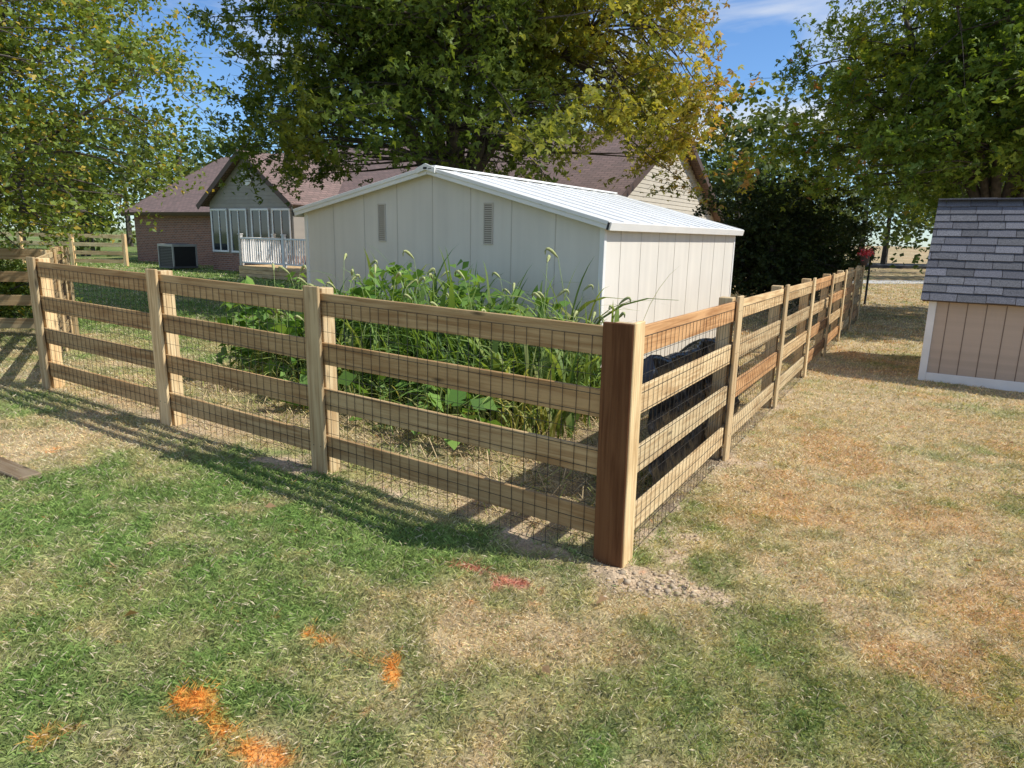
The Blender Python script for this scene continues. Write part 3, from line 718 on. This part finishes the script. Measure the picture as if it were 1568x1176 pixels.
def far_trees():
    rg=np.random.default_rng(77); LP=[]; mb=MB(); par=empty('distant_trees')
    spots=[]
    for i in range(46):
        a=-1.05+2.1*i/45+rg.uniform(-.02,.02); r=rg.uniform(58,75); spots.append((math.sin(a)*r,math.cos(a)*r,rg.uniform(3.0,5.0),rg.uniform(8,12)))
    spots+=[(-19,40,3.6,9.5),(-23,37,3.2,7),(-27,44,4,10),(-14.5,44,3,9),(10.8,34,2.4,8.2),(14,40,3,9.5),(17.5,42,3.2,9),(22,36,4,9),(26,38,4,9),(30,44,4,9),(20,46,4,8),(-30,30,4,7)]
    for x,y,r,h in spots:
        mb.tube([[x,y,-.2],[x,y,h*.6]],[.25,.1],6)
        nc=38
        d=rg.normal(size=(nc,3)); d/=np.linalg.norm(d,axis=1)[:,None]; d*=rg.random((nc,1))**.4
        C=np.array([x,y,h*.55])+d*np.array([r,r,h*.5]); C[:,2]=np.maximum(C[:,2],.4)
        for c in C: LP.append(c+rg.normal(size=(40,3))*np.array([.8,.8,.55])*r*.2)
    LP=np.vstack(LP); v=leaf_quads(LP,.36,rg,aspect=.8).reshape(-1,3)
    npmesh('foliage',v,np.arange(len(v)).reshape(-1,4),M_veg,np.repeat(col_far(LP,rg),4,0),par); mb.build('trunks',[M_bark],par)
far_trees()

# ---------------------------------------------------------------- garden weeds
def weeds():
    rg=np.random.default_rng(9); par=empty('tall_weed_patch')
    n=3300
    s=rg.uniform(1.3,5.0,n); p=rg.uniform(1.15,3.3,n)
    tall=(.40+.85*sm(1.1,2.1,p))*(.7+.55*fbm(s,p,1.6,5,2))
    hh=tall*rg.uniform(.5,1.15,n)*sm(5.8,4.4,s)**.5
    x=CORN[0]+U[0]*s+NI[0]*p; y=CORN[1]+U[1]*s+NI[1]*p; z=hgt(x,y)
    a=rg.uniform(0,2*np.pi,n); lean=rg.uniform(.2,.85,n)*hh; w=rg.uniform(.012,.036,n)*.5*(.5+.5*sm(.9,1.9,p))
    wide=(rg.random(n)<.28)&(p>1.6); w=np.where(wide,w*2.0,w)
    z=z+rg.uniform(0,.45,n)*hh*(rg.random(n)<.6)
    K=7; v=np.empty((n,K,2,3))
    tw=rg.uniform(-.6,.6,n)
    for k in range(K):
        t=k/(K-1); ww=w*(math.sin(math.pi*min(1,t*.85+.18)))*(1 if k<K-1 else .1)
        cx=x+np.cos(a)*lean*t**1.7; cy=y+np.sin(a)*lean*t**1.7; cz=z+hh*.8*(t-.42*t**3.0*(lean/hh)*1.7)
        b_=a+tw*t
        v[:,k,0]=np.stack([cx-np.sin(b_)*ww,cy+np.cos(b_)*ww,cz],1); v[:,k,1]=np.stack([cx+np.sin(b_)*ww,cy-np.cos(b_)*ww,cz+ww*.5],1)
    base=np.arange(n)[:,None]*K*2
    f=np.vstack([np.hstack([base+2*k,base+2*k+1,base+2*k+3,base+2*k+2]) for k in range(K-1)])
    dry=np.clip(sm(1.8,1.15,p)*.9+(fbm(s,p,2,9,2)-.55)*1.2+(s<1.9)*.35,0,1)[:,None]*rg.random((n,1))
    c=mixc(mixc((.07,.15,.03),(.25,.38,.085),rg.random((n,1))),(.60,.53,.20),dry)
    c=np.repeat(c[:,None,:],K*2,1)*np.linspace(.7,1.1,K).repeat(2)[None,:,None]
    npmesh('grass_blades',v.reshape(-1,3),f,M_veg,c.reshape(-1,3),par)
    mb=MB()
    for i in range(56):
        s=rg.uniform(1.3,4.7);p=rg.uniform(1.5,3.2); h=rg.uniform(.8,1.30) if i<52 else rg.uniform(1.36,1.52)
        b=np.array([CORN[0]+U[0]*s+NI[0]*p,CORN[1]+U[1]*s+NI[1]*p,0]); a=rg.uniform(0,6.28); d=np.array([math.cos(a),math.sin(a),0]); ln=rg.uniform(.08,.25)
        pts=[b+d*ln*t**2+np.array([0,0,h*t]) for t in np.linspace(0,1,7)]
        mb.tube(pts,[.005,.0045,.004,.0035,.003,.0026,.002],4,0)
        q=pts[-1]; hl=rg.uniform(.10,.16); hp=[q+d*hl*math.sin(t*1.7)*.75+np.array([0,0,hl*(.55*math.sin(t*2.6))-.02*t]) for t in np.linspace(0,1,7)]
        mb.tube(hp,[.004,.012,.014,.014,.012,.009,.003],6,1)
    mg=simple('stem_green',(.24,.32,.09),.7,.2,20,0); mh=simple('seed_head',(.40,.42,.17),.9,.3,90,.5)
    mb.build('seed_stalks',[mg,mh],par,smooth=True)
    V_=[];C_=[]; mb=MB()
    for i in range(66):
        if i<30: s=rg.uniform(4.2,5.6);p=rg.uniform(1.3,2.9);h=rg.uniform(.6,1.15)
        elif i<48: s=rg.uniform(2.1,4.4);p=rg.uniform(2.0,3.3);h=rg.uniform(.9,1.4)
        else: s=rg.uniform(1.5,5.2);p=rg.uniform(.9,1.8);h=rg.uniform(.2,.5)
        b=np.array([CORN[0]+U[0]*s+NI[0]*p,CORN[1]+U[1]*s+NI[1]*p,0.02]); top=b+np.array([rg.normal()*.08,rg.normal()*.08,h])
        mb.tube([b,(b+top)/2,top],[.008,.006,.003],5)
        m_=int(h*26); tt=rg.uniform(.25,1,m_)[:,None]; P=b+(top-b)*tt+rg.normal(size=(m_,3))*np.array([.11,.11,.03])
        V_.append(leaf_quads(P,rg.uniform(.13,.20),rg,up=.8,fold=.3,droop=.2,aspect=.7)); C_.append(np.repeat(mixc((.09,.20,.035),(.23,.38,.08),rg.random((m_,1))),4,0))
    mb.build('broadleaf_stems',[mg],par); v=np.vstack(V_).reshape(-1,3)
    npmesh('broad_leaves',v,np.arange(len(v)).reshape(-1,4),M_veg,np.vstack(C_),par)
weeds()
def straw():
    rg=np.random.default_rng(19); n=11000
    s=rg.uniform(.3,6.0,n); p=rg.uniform(.12,3.6,n); keep=rg.random(n)<(.1+1.0*fbm(s,p,2.3,5,2)); s=s[keep];p=p[keep];n=len(s)
    x=CORN[0]+U[0]*s+NI[0]*p; y=CORN[1]+U[1]*s+NI[1]*p; z=hgt(x,y)+.004
    a=rg.uniform(0,6.28,n); l=rg.uniform(.04,.20,n); up=rg.uniform(0,.8,n)*l; w=.0035
    v=np.empty((n,4,3)); wx=-np.sin(a)*w; wy=np.cos(a)*w
    v[:,0]=np.stack([x-wx,y-wy,z],1);v[:,1]=np.stack([x+wx,y+wy,z],1)
    v[:,2]=np.stack([x+np.cos(a)*l+wx,y+np.sin(a)*l+wy,z+up],1);v[:,3]=np.stack([x+np.cos(a)*l-wx,y+np.sin(a)*l-wy,z+up],1)
    c=mixc((.66,.52,.30),(.34,.36,.11),(rg.random((n,1))<.35)*1.)*rg.uniform(.35,1.15,(n,1))
    npmesh('dry_straw',v.reshape(-1,3),np.arange(n*4).reshape(-1,4),M_blade,np.repeat(c,4,0))
straw()
def fallen():
    rg=np.random.default_rng(29); n=70
    x=rg.uniform(-4,5,n); y=rg.uniform(1.9,9,n); P=np.stack([x,y,hgt(x,y)+.03],1); v=leaf_quads(P,.06,rg,up=2.5,fold=.6).reshape(-1,3)
    npmesh('fallen_leaves',v,np.arange(len(v)).reshape(-1,4),M_veg,np.repeat(mixc((.30,.16,.08),(.55,.42,.25),rg.random((n,1))),4,0))
fallen()
def tarp():
    nu,nv=190,40; u=np.linspace(0,1,nu); w=np.linspace(0,1,nv); A,B=np.meshgrid(u,w,indexing='ij')
    s=.92+2.5*A
    env=(np.clip(np.minimum(A/.04,(1-A)/.04),0,1))**.5
    top=.93+.10*(fbm(A*4,B*0,1.5,3,2)-.5)-.25*sm(.75,1,A)
    h=np.minimum(B/.8,1)*top*(.75+.25*env); p=.15+.08*B+np.where(B>.8,(B-.8)*1.2,0); h=h-np.where(B>.8,(B-.8)**1.4*2.0,0)
    fold=(fbm(A*16+B*4,B*2,3,6,3)-.5)*.09; p=p+np.maximum(fold,-.07)
    X=CORN[0]+V[0]*s+NR[0]*p; Y=CORN[1]+V[1]*s+NR[1]*p; Z=g(X)+h+.01
    idx=np.arange(nu*nv).reshape(nu,nv); F=np.stack([idx[:-1,:-1].ravel(),idx[1:,:-1].ravel(),idx[1:,1:].ravel(),idx[:-1,1:].ravel()],1)
    npmesh('black_plastic_sheet',np.stack([X.ravel(),Y.ravel(),Z.ravel()],1),F,simple('black_plastic',(.012,.012,.013),.3,.2,12,.6,0,.8),smooth=True)
tarp()
par=empty('red_flower_basket'); rg=np.random.default_rng(4)
cpos=np.array([8.15,16.1,1.42]); P=cpos+rg.normal(size=(160,3))*np.array([.08,.08,.06]); v=leaf_quads(P,.06,rg).reshape(-1,3)
npmesh('petals',v,np.arange(len(v)).reshape(-1,4),M_veg,np.repeat(mixc((.75,.04,.07),(.85,.25,.30),rg.random((160,1))),4,0),par)
mb=MB(); mb.tube([cpos-[0,0,.28],cpos-[0,0,.2],cpos-[0,0,.05]],[.05,.09,.11],10); mb.build('pot',[M_brown],par)
par=empty('lantern_post'); mb=MB(); b=np.array([10.6,20.6,-.2]); mb.tube([b,b+[0,0,1.35]],[.035,.03],8); mb.tube([b+[0,0,1.35],b+[0,0,1.38],b+[0,0,1.58],b+[0,0,1.66]],[.05,.09,.10,.02],6)
mb.build('post_and_lantern',[M_dark],par)

# ---------------------------------------------------------------- light, sky, camera
S=Vector((.986*math.cos(math.radians(46)),-.157*math.cos(math.radians(46)),math.sin(math.radians(46)))).normalized()
ld=bpy.data.lights.new('sun','SUN'); ld.energy=5.0; ld.angle=math.radians(.53); ld.color=(1,.965,.90)
lo=bpy.data.objects.new('sun',ld); scene.collection.objects.link(lo); lo.rotation_euler=S.to_track_quat('Z','Y').to_euler(); lo.location=(20,-5,25)
w=bpy.data.worlds.new('World'); scene.world=w; w.use_nodes=True; nt=w.node_tree; nt.nodes.clear()
o=N(nt,'ShaderNodeOutputWorld'); bg=N(nt,'ShaderNodeBackground'); sk=N(nt,'ShaderNodeTexSky',sky_type='NISHITA')
sk.sun_disc=False; sk.sun_elevation=math.radians(46); sk.sun_rotation=math.atan2(S.x,S.y); sk.air_density=1.0; sk.dust_density=.1; sk.ozone_density=4.0
tn=N(nt,'ShaderNodeMix',data_type='RGBA',blend_type='MULTIPLY'); tn.inputs[0].default_value=1; tn.inputs[7].default_value=(.80,1.0,1.22,1); L(nt,sk.outputs[0],tn.inputs[6])
tc=N(nt,'ShaderNodeTexCoord'); mp=N(nt,'ShaderNodeMapping'); mp.inputs['Scale'].default_value=(1.6,1.6,6); mp.inputs['Rotation'].default_value=(0.25,.2,.5)
nz=N(nt,'ShaderNodeTexNoise'); nz.inputs['Scale'].default_value=1.6; nz.inputs['Detail'].default_value=7; nz.inputs['Distortion'].default_value=.6
cr=N(nt,'ShaderNodeValToRGB'); cr.color_ramp.elements[0].position=.48; cr.color_ramp.elements[1].position=.64; cr.color_ramp.elements[1].color=(.9,.9,.9,1)
L(nt,tc.outputs['Generated'],mp.inputs[0]); L(nt,mp.outputs[0],nz.inputs['Vector']); L(nt,nz.outputs[0],cr.inputs[0])
mx=N(nt,'ShaderNodeMix',data_type='RGBA'); mx.inputs[7].default_value=(6.8,7.0,7.2,1); L(nt,cr.outputs[0],mx.inputs[0]); L(nt,tn.outputs[2],mx.inputs[6])
L(nt,mx.outputs[2],bg.inputs['Color']); bg.inputs['Strength'].default_value=.13; L(nt,bg.outputs[0],o.inputs[0])
p=math.atan(228/1040); R=Vector((1,0,0)); Uv=Vector((0,math.sin(p),math.cos(p))); Fw=Vector((0,math.cos(p),-math.sin(p)))
r=(R+.02*Uv).normalized(); uu=(Uv-.02*R).normalized()
M=Matrix((( r.x,uu.x,-Fw.x,0),(r.y,uu.y,-Fw.y,0),(r.z,uu.z,-Fw.z,1.68),(0,0,0,1)))
cd=bpy.data.cameras.new('camera'); cd.lens=1040/1568*36; cd.sensor_width=36; cd.clip_end=2000; cd.clip_start=.05
co=bpy.data.objects.new('camera',cd); scene.collection.objects.link(co); co.matrix_world=M; scene.camera=co
scene.view_settings.view_transform='Standard'; scene.view_settings.look='None'; scene.view_settings.exposure=0
